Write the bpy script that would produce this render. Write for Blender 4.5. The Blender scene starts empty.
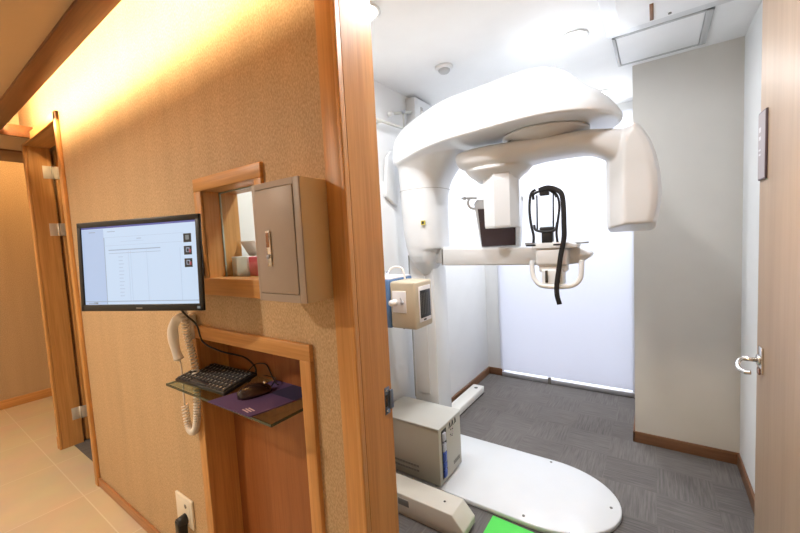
import bpy, bmesh, math, random
from mathutils import Vector, Matrix
random.seed(7)
S = bpy.context.scene
C = S.collection
PI = math.pi
cos, sin, R = math.cos, math.sin, math.radians
WL = {}                                   # world location of each object's origin

# ------------------------------------------------------------------ materials
MATS = {}
def new_mat(name):
    m = bpy.data.materials.new(name); m.use_nodes = True
    nt = m.node_tree; b = nt.nodes['Principled BSDF']
    MATS[name] = m
    return m, nt, b
def N(nt, t, **kw):
    n = nt.nodes.new(t)
    for k, v in kw.items():
        if k in n.inputs: n.inputs[k].default_value = v
        else: setattr(n, k, v)
    return n
def mat(name, col, rough=.5, metal=0, spec=.5, emit=None, estr=0, alpha=1, trans=0, bump=0, bscale=60, var=0, vscale=8, coat=0, ior=1.45):
    m, nt, b = new_mat(name)
    c = (*col, 1)
    b.inputs['Base Color'].default_value = c
    b.inputs['Roughness'].default_value = rough
    b.inputs['Metallic'].default_value = metal
    b.inputs['Specular IOR Level'].default_value = spec
    b.inputs['Transmission Weight'].default_value = trans
    b.inputs['Coat Weight'].default_value = coat
    b.inputs['IOR'].default_value = ior
    if emit:
        b.inputs['Emission Color'].default_value = (*emit, 1); b.inputs['Emission Strength'].default_value = estr
    tc = N(nt, 'ShaderNodeTexCoord')
    ns = N(nt, 'ShaderNodeTexNoise', Scale=vscale); ns.inputs['Detail'].default_value = 4
    nt.links.new(tc.outputs['Object'], ns.inputs['Vector'])
    mx = N(nt, 'ShaderNodeMix', data_type='RGBA')
    v = var if var else .03
    mx.inputs[6].default_value = tuple(x*(1-v) for x in col)+(1,); mx.inputs[7].default_value = tuple(min(1, x*(1+v)) for x in col)+(1,)
    nt.links.new(ns.outputs['Fac'], mx.inputs[0]); nt.links.new(mx.outputs[2], b.inputs['Base Color'])
    if bump:
        n2 = N(nt, 'ShaderNodeTexNoise', Scale=bscale); nt.links.new(tc.outputs['Object'], n2.inputs['Vector'])
        bp = N(nt, 'ShaderNodeBump', Strength=bump, Distance=.002); nt.links.new(n2.outputs['Fac'], bp.inputs['Height'])
        nt.links.new(bp.outputs['Normal'], b.inputs['Normal'])
    return m
def wood(name, light, dark, axis='z', rough=.4, fine=1.0):
    m, nt, b = new_mat(name)
    tc = N(nt, 'ShaderNodeTexCoord')
    mp = N(nt, 'ShaderNodeMapping')
    sc = {'x': (.9, 26, 26), 'y': (26, .9, 26), 'z': (26, 26, .9)}[axis]
    mp.inputs['Scale'].default_value = [s*fine for s in sc]
    nt.links.new(tc.outputs['Object'], mp.inputs['Vector'])
    n1 = N(nt, 'ShaderNodeTexNoise', Scale=1.0); n1.inputs['Detail'].default_value = 5; n1.inputs['Distortion'].default_value = .6
    nt.links.new(mp.outputs['Vector'], n1.inputs['Vector'])
    mp2 = N(nt, 'ShaderNodeMapping'); mp2.inputs['Scale'].default_value = [s*fine*6 for s in sc]
    nt.links.new(tc.outputs['Object'], mp2.inputs['Vector'])
    n2 = N(nt, 'ShaderNodeTexNoise', Scale=1.0); n2.inputs['Detail'].default_value = 3
    nt.links.new(mp2.outputs['Vector'], n2.inputs['Vector'])
    ad = N(nt, 'ShaderNodeMath', operation='MULTIPLY_ADD'); ad.inputs[1].default_value = .45
    nt.links.new(n2.outputs['Fac'], ad.inputs[0]); 
    ml = N(nt, 'ShaderNodeMath', operation='MULTIPLY'); ml.inputs[1].default_value = .6
    nt.links.new(n1.outputs['Fac'], ml.inputs[0]); nt.links.new(ml.outputs[0], ad.inputs[2])
    cr = N(nt, 'ShaderNodeValToRGB')
    cr.color_ramp.elements[0].position = .36; cr.color_ramp.elements[0].color = (*dark, 1)
    cr.color_ramp.elements[1].position = .66; cr.color_ramp.elements[1].color = (*light, 1)
    nt.links.new(ad.outputs[0], cr.inputs['Fac']); nt.links.new(cr.outputs['Color'], b.inputs['Base Color'])
    b.inputs['Roughness'].default_value = rough
    bp = N(nt, 'ShaderNodeBump', Strength=.06, Distance=.001); nt.links.new(n2.outputs['Fac'], bp.inputs['Height'])
    nt.links.new(bp.outputs['Normal'], b.inputs['Normal'])
    return m
OAK_L, OAK_D = (.68, .35, .12), (.50, .235, .068)
wood('oak', OAK_L, OAK_D, 'z'); wood('oak_x', OAK_L, OAK_D, 'x'); wood('oak_y', OAK_L, OAK_D, 'y')
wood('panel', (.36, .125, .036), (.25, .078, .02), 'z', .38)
wood('door_wood', (.43, .30, .20), (.36, .24, .15), 'z', .42, .7)
wood('skirt_corridor', (.46, .22, .095), (.34, .15, .06), 'x', .4)
wood('skirting', (.22, .105, .05), (.15, .065, .03), 'x', .45)
wood('skirting_y', (.22, .105, .05), (.15, .065, .03), 'y', .45)
wood('trim_dark', (.24, .095, .035), (.15, .055, .02), 'x', .4)

def wallpaper():
    m, nt, b = new_mat('wallpaper')
    tc = N(nt, 'ShaderNodeTexCoord')
    mp = N(nt, 'ShaderNodeMapping'); mp.inputs['Scale'].default_value = (1, 1, .55)
    nt.links.new(tc.outputs['Object'], mp.inputs['Vector'])
    n1 = N(nt, 'ShaderNodeTexNoise', Scale=230.0); n1.inputs['Detail'].default_value = 3
    nt.links.new(mp.outputs['Vector'], n1.inputs['Vector'])
    mp2 = N(nt, 'ShaderNodeMapping'); mp2.inputs['Scale'].default_value = (9, 9, .8)
    nt.links.new(tc.outputs['Object'], mp2.inputs['Vector'])
    n2 = N(nt, 'ShaderNodeTexNoise', Scale=1.0); n2.inputs['Detail'].default_value = 2
    nt.links.new(mp2.outputs['Vector'], n2.inputs['Vector'])
    cr = N(nt, 'ShaderNodeValToRGB')
    cr.color_ramp.elements[0].position = .33; cr.color_ramp.elements[0].color = (.50, .335, .175, 1)
    cr.color_ramp.elements[1].position = .68; cr.color_ramp.elements[1].color = (.72, .52, .315, 1)
    nt.links.new(n1.outputs['Fac'], cr.inputs['Fac'])
    mx = N(nt, 'ShaderNodeMix', data_type='RGBA', blend_type='MULTIPLY'); mx.inputs[0].default_value = .25
    nt.links.new(cr.outputs['Color'], mx.inputs[6]); nt.links.new(n2.outputs['Fac'], mx.inputs[7])
    nt.links.new(mx.outputs[2], b.inputs['Base Color'])
    b.inputs['Roughness'].default_value = .6
    bp = N(nt, 'ShaderNodeBump', Strength=.35, Distance=.002); nt.links.new(n1.outputs['Fac'], bp.inputs['Height'])
    nt.links.new(bp.outputs['Normal'], b.inputs['Normal'])
wallpaper()
def carpet():
    m, nt, b = new_mat('carpet')
    tc = N(nt, 'ShaderNodeTexCoord')
    mp = N(nt, 'ShaderNodeMapping'); mp.inputs['Scale'].default_value = (1/.25,)*3
    nt.links.new(tc.outputs['Object'], mp.inputs['Vector'])
    ck = N(nt, 'ShaderNodeTexChecker', Scale=1.0); nt.links.new(mp.outputs['Vector'], ck.inputs['Vector'])
    def streak(s):
        q = N(nt, 'ShaderNodeMapping'); q.inputs['Scale'].default_value = s
        nt.links.new(tc.outputs['Object'], q.inputs['Vector'])
        n = N(nt, 'ShaderNodeTexNoise', Scale=1.0); n.inputs['Detail'].default_value = 4; n.inputs['Roughness'].default_value = .65
        nt.links.new(q.outputs['Vector'], n.inputs['Vector']); return n
    a, c = streak((6, 110, 1)), streak((110, 6, 1))
    mx = N(nt, 'ShaderNodeMix', data_type='FLOAT')
    nt.links.new(ck.outputs['Fac'], mx.inputs[0]); nt.links.new(a.outputs['Fac'], mx.inputs[2]); nt.links.new(c.outputs['Fac'], mx.inputs[3])
    # every tile a slightly different tone
    fl = N(nt, 'ShaderNodeVectorMath', operation='FLOOR'); nt.links.new(mp.outputs['Vector'], fl.inputs[0])
    wn = N(nt, 'ShaderNodeTexWhiteNoise', noise_dimensions='2D'); nt.links.new(fl.outputs[0], wn.inputs['Vector'])
    ad = N(nt, 'ShaderNodeMath', operation='MULTIPLY_ADD'); ad.inputs[1].default_value = .10
    nt.links.new(wn.outputs['Value'], ad.inputs[0]); nt.links.new(mx.outputs[0], ad.inputs[2])
    cr = N(nt, 'ShaderNodeValToRGB')
    cr.color_ramp.elements[0].position = .28; cr.color_ramp.elements[0].color = (.085, .077, .074, 1)
    cr.color_ramp.elements[1].position = .85; cr.color_ramp.elements[1].color = (.205, .188, .180, 1)
    nt.links.new(ad.outputs[0], cr.inputs['Fac']); nt.links.new(cr.outputs['Color'], b.inputs['Base Color'])
    b.inputs['Roughness'].default_value = .9
    bp = N(nt, 'ShaderNodeBump', Strength=.4, Distance=.003); nt.links.new(mx.outputs[0], bp.inputs['Height'])
    nt.links.new(bp.outputs['Normal'], b.inputs['Normal'])
carpet()
def tiles():
    m, nt, b = new_mat('tiles')
    tc = N(nt, 'ShaderNodeTexCoord')
    mp = N(nt, 'ShaderNodeMapping'); mp.inputs['Location'].default_value = (.37, .01, 0)
    nt.links.new(tc.outputs['Object'], mp.inputs['Vector'])
    br = N(nt, 'ShaderNodeTexBrick', Scale=1.0)
    br.offset = 0; br.inputs['Brick Width'].default_value = .6; br.inputs['Row Height'].default_value = .6
    br.inputs['Mortar Size'].default_value = .003; br.inputs['Mortar Smooth'].default_value = .2
    br.inputs['Color1'].default_value = (.72, .61, .43, 1); br.inputs['Color2'].default_value = (.68, .57, .39, 1); br.inputs['Mortar'].default_value = (.82, .74, .58, 1)
    nt.links.new(mp.outputs['Vector'], br.inputs['Vector'])
    n = N(nt, 'ShaderNodeTexNoise', Scale=5.0); n.inputs['Detail'].default_value = 6
    nt.links.new(tc.outputs['Object'], n.inputs['Vector'])
    mx = N(nt, 'ShaderNodeMix', data_type='RGBA', blend_type='MULTIPLY'); mx.inputs[0].default_value = .22
    nt.links.new(br.outputs['Color'], mx.inputs[6]); nt.links.new(n.outputs['Color'], mx.inputs[7])
    nt.links.new(mx.outputs[2], b.inputs['Base Color']); b.inputs['Roughness'].default_value = .28
tiles()
mat('plaster', (.80, .81, .82), .7, bump=.05, bscale=90)
mat('column_paint', (.66, .64, .60), .7, bump=.08, bscale=120)
mat('ceiling_white', (.87, .88, .89), .8)
mat('corridor_ceiling', (.62, .45, .28), .7)
mat('corridor_cream', (.66, .62, .55), .7)
mat('dark_wall', (.35, .30, .26), .7)
mat('machine_white', (.76, .78, .80), .28, coat=.3)
mat('machine_cream', (.70, .70, .70), .32, coat=.2)
mat('machine_seam', (.38, .38, .37), .5)
mat('cabinet_beige', (.46, .43, .36), .5)
mat('cabinet_light', (.60, .60, .56), .45)
mat('slot_dark', (.04, .035, .03), .6)
mat('vent_grey', (.22, .21, .19), .6)
mat('foot_cream', (.62, .58, .50), .45)
mat('foot_white', (.80, .79, .75), .4)
mat('black_plastic', (.018, .018, .02), .35)
mat('black_fabric', (.012, .010, .010), .85, bump=.4, bscale=300)
mat('black_glossy', (.035, .02, .02), .12, coat=.5)
mat('mirror_dark_reflection', (.06, .04, .045), .15, metal=.2)
mat('key_cap', (.035, .035, .04), .45)
mat('key_legend', (.55, .55, .5), .6)
mat('mat_purple', (.095, .055, .16), .75)
mat('mat_navy', (.03, .025, .08), .75)
mat('pale_print', (.62, .50, .58), .7)
mat('chrome', (.75, .74, .72), .18, metal=1)
mat('steel', (.45, .47, .52), .3, metal=1)
mat('strike_steel', (.22, .27, .36), .3, metal=1)
mat('hinge_metal', (.72, .66, .58), .45, metal=.4)
mat('bronze_plate', (.30, .16, .10), .25, metal=.8)
mat('taupe', (.42, .345, .295), .42)
mat('tan_side', (.64, .52, .33), .45)
mat('phone_white', (.80, .74, .66), .35)
mat('outlet_white', (.85, .78, .66), .4)
mat('paper_white', (.92, .90, .89), .6)
mat('pink_red', (.80, .12, .16), .5)
mat('control_beige', (.52, .45, .34), .4)
mat('control_label', (.78, .77, .80), .45)
mat('blue_case', (.10, .20, .40), .4)
mat('blue_socket', (.05, .10, .42), .35)
mat('socket_grey', (.50, .50, .56), .4)
mat('green_mat', (.10, .72, .10), .55)
mat('yellow_label', (.62, .52, .08), .5)
mat('sign_mauve', (.34, .29, .30), .35)
mat('sign_edge', (.10, .07, .08), .4)
mat('sign_text', (.70, .68, .70), .5)
mat('rail_silver', (.72, .73, .78), .3, metal=.6)
mat('panel_rim', (.50, .51, .52), .5)
mat('label_black', (.03, .03, .03), .6)
mat('lens_off', (.7, .7, .7), .5)
mat('translucent_bag', (.85, .83, .80), .3, trans=.35)
mat('warm_led', (1, .8, .5), .5, emit=(1, .74, .40), estr=120)
mat('warm_led_far', (1, .8, .5), .5, emit=(1, .66, .30), estr=30)
mat('cool_led', (1, 1, 1), .5, emit=(.97, .98, 1), estr=22)
mat('added_warm_lamp', (1, 1, 1), .5, emit=(1, .80, .55), estr=14)
mat('pink_leds', (.8, .6, .6), .5)
def scr(name, col, s): mat(name, (.02, .02, .02), .3, emit=col, estr=s)
scr('screen_white', (.60, .74, .93), .95); scr('screen_side', (.52, .66, .92), .85); scr('screen_line', (.46, .56, .74), .72)
scr('screen_faint', (.55, .68, .88), .86); scr('screen_top', (.22, .24, .72), .5); scr('screen_dark', (.02, .02, .025), .5); scr('screen_grey', (.30, .34, .36), .6); scr('screen_red', (.6, .10, .12), .6)
def glass(name, col, rough=.02):
    m, nt, b = new_mat(name)
    out = nt.nodes['Material Output']; nt.nodes.remove(b)
    tr = N(nt, 'ShaderNodeBsdfTransparent'); tr.inputs[0].default_value = (*col, 1)
    gl = N(nt, 'ShaderNodeBsdfGlossy'); gl.inputs['Roughness'].default_value = rough
    lw = N(nt, 'ShaderNodeLayerWeight', Blend=.5); pw = N(nt, 'ShaderNodeMath', operation='POWER'); pw.inputs[1].default_value = 4; nt.links.new(lw.outputs['Facing'], pw.inputs[0]); fr = N(nt, 'ShaderNodeMath', operation='MULTIPLY_ADD'); fr.inputs[1].default_value = .5; fr.inputs[2].default_value = .035; nt.links.new(pw.outputs[0], fr.inputs[0]); mx = N(nt, 'ShaderNodeMixShader')
    nt.links.new(fr.outputs[0], mx.inputs[0]); nt.links.new(tr.outputs[0], mx.inputs[1]); nt.links.new(gl.outputs[0], mx.inputs[2])
    nt.links.new(mx.outputs[0], out.inputs['Surface'])
glass('clear_glass', (.93, .96, .94)); glass('shelf_glass', (.80, .88, .84)); 
mat('glass_edge', (.03, .05, .035), .1, spec=.8); mat('glass_edge_light', (.42, .50, .44), .15)
def blind():
    m, nt, b = new_mat('blind_cloth')
    out = nt.nodes['Material Output']
    b.inputs['Base Color'].default_value = (.80, .82, .88, 1); b.inputs['Roughness'].default_value = .8
    tl = N(nt, 'ShaderNodeBsdfTranslucent'); tl.inputs[0].default_value = (.93, .94, 1, 1)
    mx = N(nt, 'ShaderNodeMixShader'); mx.inputs[0].default_value = .35
    nt.links.new(b.outputs[0], mx.inputs[1]); nt.links.new(tl.outputs[0], mx.inputs[2]); nt.links.new(mx.outputs[0], out.inputs['Surface'])
blind()

# ------------------------------------------------------------------ mesh builder
class MB:
    def __init__(s): s.bm = bmesh.new(); s.mats = []; s.M = Matrix.Identity(4)
    def mi(s, m):
        if m not in s.mats: s.mats.append(m)
        return s.mats.index(m)
    def _fin(s, vs, m, smooth=False):
        fs = set(f for v in vs for f in v.link_faces)
        for f in fs:
            f.material_index = s.mi(m); f.smooth = smooth
        for v in vs: v.co = s.M @ v.co
    def box(s, a, b, m, bev=0, seg=2):
        x0, x1 = sorted((a[0], b[0])); y0, y1 = sorted((a[1], b[1])); z0, z1 = sorted((a[2], b[2]))
        tmp = bmesh.new()
        bmesh.ops.create_cube(tmp, size=1)
        for v in tmp.verts: v.co = Vector(((x0+x1)/2+v.co.x*(x1-x0), (y0+y1)/2+v.co.y*(y1-y0), (z0+z1)/2+v.co.z*(z1-z0)))
        if bev: bmesh.ops.bevel(tmp, geom=tmp.edges[:], offset=bev, segments=seg, affect='EDGES', profile=.5)
        s.merge(tmp, m, bool(bev)); return s
    def merge(s, tmp, m, smooth=False):
        mp = {}
        vs = []
        for v in tmp.verts: nv = s.bm.verts.new(v.co); mp[v] = nv; vs.append(nv)
        for f in tmp.faces:
            try: s.bm.faces.new([mp[v] for v in f.verts])
            except ValueError: pass
        tmp.free(); s._fin(vs, m, smooth)
    def prism(s, pts, ax, a, b, m, bev=0, smooth=False):
        """polygon pts in the two other axes, extruded from a to b along ax"""
        tmp = bmesh.new()
        def P(p, t): return {0: (t, p[0], p[1]), 1: (p[0], t, p[1]), 2: (p[0], p[1], t)}[ax]
        lo = [tmp.verts.new(P(p, a)) for p in pts]; hi = [tmp.verts.new(P(p, b)) for p in pts]
        n = len(pts)
        tmp.faces.new(lo[::-1]); tmp.faces.new(hi)
        for i in range(n): tmp.faces.new((lo[i], lo[(i+1) % n], hi[(i+1) % n], hi[i]))
        bmesh.ops.recalc_face_normals(tmp, faces=tmp.faces[:])
        if bev:
            es = [e for e in tmp.edges if e.calc_face_angle(0) > .6]
            bmesh.ops.bevel(tmp, geom=es, offset=bev, segments=2, affect='EDGES', profile=.5)
        s.merge(tmp, m, smooth or bool(bev)); return s
    def rings(s, rs, m, smooth=True, cap=True):
        tmp = bmesh.new()
        V = [[tmp.verts.new(p) for p in r] for r in rs]; n = len(rs[0])
        for a, b in zip(V, V[1:]):
            for i in range(n):
                tmp.faces.new((a[i], a[(i+1) % n], b[(i+1) % n], b[i]))
        if cap: tmp.faces.new(V[0][::-1]); tmp.faces.new(V[-1])
        bmesh.ops.recalc_face_normals(tmp, faces=tmp.faces[:])
        s.merge(tmp, m, smooth); return s
    def cyl(s, a, b, r, m, r2=None, n=24, smooth=True):
        a, b = Vector(a), Vector(b); d = (b-a).normalized(); u = d.orthogonal().normalized(); w = d.cross(u)
        r2 = r if r2 is None else r2
        ring = lambda c, q: [c + (u*cos(2*PI*i/n)+w*sin(2*PI*i/n))*q for i in range(n)]
        s.rings([ring(a, r), ring(b, r2)], m, smooth); return s
    def tube(s, pts, r, m, n=10, flat=None, up=None):
        pts = [Vector(p) for p in pts]; k = len(pts); rs = []; u = None
        for i, p in enumerate(pts):
            d = (pts[min(i+1, k-1)]-pts[max(i-1, 0)]).normalized()
            if up is not None: u = (Vector(up)-d*d.dot(Vector(up))).normalized()
            elif u is None: u = d.orthogonal().normalized()
            else: u = (u-d*d.dot(u)).normalized()
            w = d.cross(u)
            ri = r[i] if isinstance(r, (list, tuple)) else r
            fr = flat if flat else 1
            rs.append([p+(u*cos(2*PI*j/n)*fr+w*sin(2*PI*j/n))*ri for j in range(n)])
        s.rings(rs, m); return s
    def lathe(s, prof, c, m, ax='z', n=32):
        """prof: (radius, height) list"""
        c = Vector(c); rs = []
        for r, h in prof:
            ring = []
            for i in range(n):
                a = 2*PI*i/n; p = (max(r, 1e-5)*cos(a), max(r, 1e-5)*sin(a), h)
                if ax == 'y': p = (p[0], p[2], p[1])
                if ax == 'x': p = (p[2], p[0], p[1])
                ring.append(c+Vector(p))
            rs.append(ring)
        s.rings(rs, m); return s
    def build(s, name, parent=None, loc=None):
        me = bpy.data.meshes.new(name)
        o = bpy.data.objects.new(name, me)
        if parent is not None: w = WL[parent.name]
        elif loc is not None: w = Vector(loc)
        else:
            w = Vector((0, 0, 0))
            if s.bm.verts:
                cs = [v.co for v in s.bm.verts]
                w = Vector((sum(c.x for c in cs)/len(cs), sum(c.y for c in cs)/len(cs), min(c.z for c in cs)))
        for v in s.bm.verts: v.co -= w
        s.bm.to_mesh(me); s.bm.free()
        for m in s.mats: me.materials.append(MATS[m])
        C.objects.link(o); WL[o.name] = w
        if parent is not None: o.parent = parent
        else: o.location = w
        return o
def thing(name, label, cat, loc, group=None):
    o = bpy.data.objects.new(name, None); o.empty_display_size = .05; C.objects.link(o); o.location = loc; WL[o.name] = Vector(loc)
    return tag(o, label, cat, group)
def tag(o, label, cat, group=None):
    o['label'] = label; o['category'] = cat
    if group: o['group'] = group
    return o
def struct(name, mb, loc=(0, 0, 0)):
    o = mb.build(name, loc=loc); o['kind'] = 'structure'; return o
def smooth_curve(pts, n=8):
    out = []; P = [Vector(p) for p in pts]; P = [P[0]*2-P[1]]+P+[P[-1]*2-P[-2]]
    for i in range(1, len(P)-2):
        for k in range(n):
            t = k/n; a, b, c, d = P[i-1], P[i], P[i+1], P[i+2]
            out.append(.5*((2*b)+(c-a)*t+(2*a-5*b+4*c-d)*t*t+(3*b-a-3*c+d)*t**3))
    out.append(P[-2]); return out
def remesh(o, vox, smooth=6):
    m = o.modifiers.new('fuse', 'REMESH'); m.mode = 'VOXEL'; m.voxel_size = vox; m.use_smooth_shade = True
    if smooth:
        q = o.modifiers.new('soften', 'SMOOTH'); q.factor = .5; q.iterations = smooth

# ------------------------------------------------------------------ layout numbers
YW, YB = .682, .80              # corridor wall: front face and back face
RX0, RX1, RY1, RZ = -1.418, .394, 3.495, 2.39   # x-ray room
CZ = 2.2                         # corridor ceiling
TOPZ = 2.62                      # top of cove
DL, DR = -.612, .335             # x-ray room doorway
DT = 2.17
LDL, LDR, LDT = -3.58, -2.84, 2.19   # left doorway (clear opening)
WX0, WX1, WZ0, WZ1 = -1.30, -.985, 1.302, 1.607 # little window
NX0, NX1, NZ1 = -1.42, -.834, 1.075              # recess

# ------------------------------------------------------------------ setting
m = MB()
m.box((-3.70, YW, 0), (LDL-.04, YB, TOPZ), 'wallpaper')
m.box((LDL-.04, YW, LDT+.04), (LDR+.04, YB, TOPZ), 'wallpaper')
HX0, HX1, HZ = NX0-.006, NX1+.0, NZ1+.006
m.box((LDR+.04, YW, 0), (HX0, YB, TOPZ), 'wallpaper')
m.box((HX0, YW, HZ), (HX1, YB, WZ0-.012), 'wallpaper')
m.box((HX1, YW, 0), (DL-.03, YB, WZ0-.012), 'wallpaper')
m.box((HX0, YW, WZ0-.012), (WX0-.012, YB, WZ1+.01), 'wallpaper')
m.box((WX1+.012, YW, WZ0-.012), (DL-.03, YB, WZ1+.01), 'wallpaper')
m.box((HX0, YW, WZ1+.01), (DL-.03, YB, TOPZ), 'wallpaper')
m.box((DL-.03, YW, DT+.03), (DR+.03, YB, TOPZ), 'wallpaper')
m.box((DR+.03, YW, 0), (2.6, YB, TOPZ), 'wallpaper')
struct('wall_corridor', m)
m = MB(); m.box((-5.2, -1.3, 0), (-5.1, 2.6, TOPZ), 'wallpaper'); struct('wall_left', m)
m = MB(); m.box((-5.2, -1.3, 0), (2.6, -1.2, TOPZ), 'corridor_cream'); struct('wall_back', m)
m = MB(); m.box((2.6, -1.3, 0), (2.7, YB, TOPZ), 'wallpaper'); struct('wall_right', m)
m = MB(); m.box((-5.2, 2.5, 0), (-1.55, 2.6, TOPZ), 'dark_wall'); m.box((-3.70, YB, 0), (-3.62, 2.5, TOPZ), 'wallpaper'); struct('wall_side_passage', m)
# x-ray room walls
m = MB(); m.box((-1.55, YB, 0), (RX0, RY1+.1, TOPZ), 'plaster'); m.box((RX0, 1.2, .0), (RX0+.012, RY1, 1.775), 'plaster', .002); struct('wall_room_left', m)
m = MB(); m.box((RX1, YB, 0), (RX1+.1, RY1+.1, TOPZ), 'plaster'); struct('wall_room_right', m)
m = MB(); m.box((-.115, 2.762, 0), (RX1, RY1, RZ), 'column_paint'); struct('wall_room_pillar', m)
m = MB()
WX_0, WX_1 = -1.262, -.16
m.box((RX0, RY1, 0), (WX_0, RY1+.1, TOPZ), 'plaster'); m.box((-.16, RY1, 0), (RX1, RY1+.1, TOPZ), 'plaster')
m.box((WX_0, RY1, 2.28), (-.16, RY1+.1, TOPZ), 'plaster'); m.box((WX_0, RY1, 0), (-.16, RY1+.1, .02), 'plaster')
struct('wall_room_back', m)
# floors / ceilings
m = MB(); m.box((-5.2, -1.3, -.05), (2.7, YB-.03, 0), 'tiles'); m.box((-5.2, YB-.03, -.05), (-3.70, 2.6, 0), 'tiles'); struct('floor', m)
m = MB(); m.box((-3.70, YB-.03, -.05), (.5, RY1+.1, 0), 'carpet'); m.box((LDL, YW+.06, -.04), (LDR, YB-.02, .001), 'carpet'); struct('floor_carpet', m)
m = MB(); m.box((RX0, YB, RZ), (RX1, RY1, RZ+.1), 'ceiling_white'); struct('ceiling_room', m)
m = MB(); m.box((-3.62, YB, 2.3), (-1.55, 2.5, 2.4), 'ceiling_white'); struct('ceiling_side_room', m)
m = MB()
m.box((-5.2, -1.3, TOPZ), (2.7, 2.6, TOPZ+.06), 'corridor_ceiling')
m.box((-3.82, -1.2, CZ), (2.6, .445, CZ+.05), 'corridor_ceiling')
m.box((-3.82, .445, CZ), (-3.37, YW, CZ+.05), 'corridor_ceiling')
m.box((-3.82, YW, CZ), (-3.70, 2.5, CZ+.05), 'corridor_ceiling')
struct('ceiling', m)
m = MB(); m.box((-3.38, .432, CZ-.012), (2.6, .515, CZ+.07), 'trim_dark', .003); struct('trim_1', m)
m = MB(); m.box((-4.22, -1.2, CZ-.012), (-3.815, 2.5, CZ+.07), 'skirting_y', .003); struct('trim_2', m)
m = MB(); m.box((-3.385, .516, CZ-.004), (-3.362, YW, CZ+.07), 'trim_dark', .002); struct('trim_3', m)
# baseboards
m = MB(); m.box((LDR+.04, YW-.012, 0), (NX0-.05, YW, .052), 'skirt_corridor', .002); struct('baseboard_corridor', m)
m = MB(); m.box((NX1+.05, YW-.012, 0), (-.678, YW, .052), 'skirt_corridor', .002); struct('baseboard_corridor_2', m)
m = MB(); m.box((-5.1, -1.2, 0), (-5.088, 2.5, .085), 'oak_y', .002); struct('baseboard_left', m)
m = MB(); m.box((RX0+.012, YB, 0), (RX0+.026, RY1, .07), 'skirting_y', .002); m.box((RX0+.012, RY1-.012, 0), (WX_0, RY1, .07), 'skirting', .002); struct('baseboard_room_left', m)
m = MB(); m.box((-.127, 2.75, 0), (RX1, 2.762, .07), 'skirting', .002); m.box((-.127, 2.75, 0), (-.115, RY1, .07), 'skirting_y', .002); struct('baseboard_room_pillar', m)
m = MB(); m.box((RX1-.012, YB, 0), (RX1, 2.75, .07), 'skirting_y', .002); struct('baseboard_room_right', m)
# x-ray room doorway frame (casing + reveal lining + stop)
m = MB()
m.box((DL-.066, YW-.018, 0), (DL, YW, DT+.09), 'oak', .003)
m.box((DL-.03, YW, 0), (DL, YB, DT+.03), 'oak')
m.box((DR, YW-.018, 0), (DR+.095, YW, DT+.09), 'oak', .003); m.box((DR, YW, 0), (DR+.03, YB, DT+.03), 'oak')
m.box((DL-.066, YW-.018, DT), (DR+.095, YW, DT+.09), 'oak_x', .003); m.box((DL, YW, DT), (DR, YB, DT+.03), 'oak_x')
m.box((DL-.010, YW-.022, 0), (DL+.003, YW-.012, DT), 'oak', .002)
f1 = struct('trim_door_frame_right', m)
m = MB()
m.box((DL-.001, .768, .922), (DL+.0012, .790, .998), 'strike_steel', .0005)
m.box((DL-.001, .786, .934), (DL+.006, .801, .986), 'strike_steel', .001)
m.box((DL-.001, .7705, .944), (DL+.0016, .781, .977), 'slot_dark')
for z in (.931, .989): m.cyl((DL, .777, z), (DL+.0022, .777, z), .003, 'chrome', n=12)
o = m.build('strike_plate', f1); o['label'] = 'bluish steel strike plate with bent lip'
# left doorway frame
m = MB()
m.box((LDL-.045, YW-.018, 0), (LDL, YW, LDT+.05), 'oak', .003); m.box((LDL-.04, YW, 0), (LDL, YB, LDT+.04), 'oak')
m.box((LDR, YW-.018, 0), (LDR+.045, YW, LDT+.05), 'oak', .003); m.box((LDR, YW, 0), (LDR+.04, YB, LDT+.04), 'oak')
m.box((LDL-.045, YW-.018, LDT), (LDR+.045, YW, LDT+.05), 'oak_x', .003); m.box((LDL, YW, LDT), (LDR, YB, LDT+.04), 'oak_x')
m.box((LDL-.06, YW-.02, 0), (LDL-.04, YW, .09), 'oak', .002)
struct('trim_door_frame_left', m)
# left door leaf, standing open into the side room
d2 = bpy.data.objects.new('door_2', None); C.objects.link(d2); d2.location = (LDL+.01, YB, 0); WL[d2.name] = Vector(d2.location); d2['kind'] = 'structure'
m = MB(); m.M = Matrix.Translation((LDL+.004, YB+.022, 0)) @ Matrix.Rotation(R(6), 4, 'Z')
m.box((-.036, 0, .008), (0, .72, LDT-.006), 'oak', .002); m.build('door_leaf', d2)
for z in (2.02, 1.61, .235):
    m = MB()
    m.box((LDL+.0005, YB-.05, z-.045), (LDL+.002, YB-.004, z+.045), 'hinge_metal', .0004)
    m.box((LDL+.011, YB+.004, z-.045), (LDL+.0135, YB+.042, z+.045), 'hinge_metal', .0004)
    m.cyl((LDL+.008, YB, z-.045), (LDL+.008, YB, z+.045), .007, 'hinge_metal', n=12)
    m.build('hinge', d2)
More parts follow.
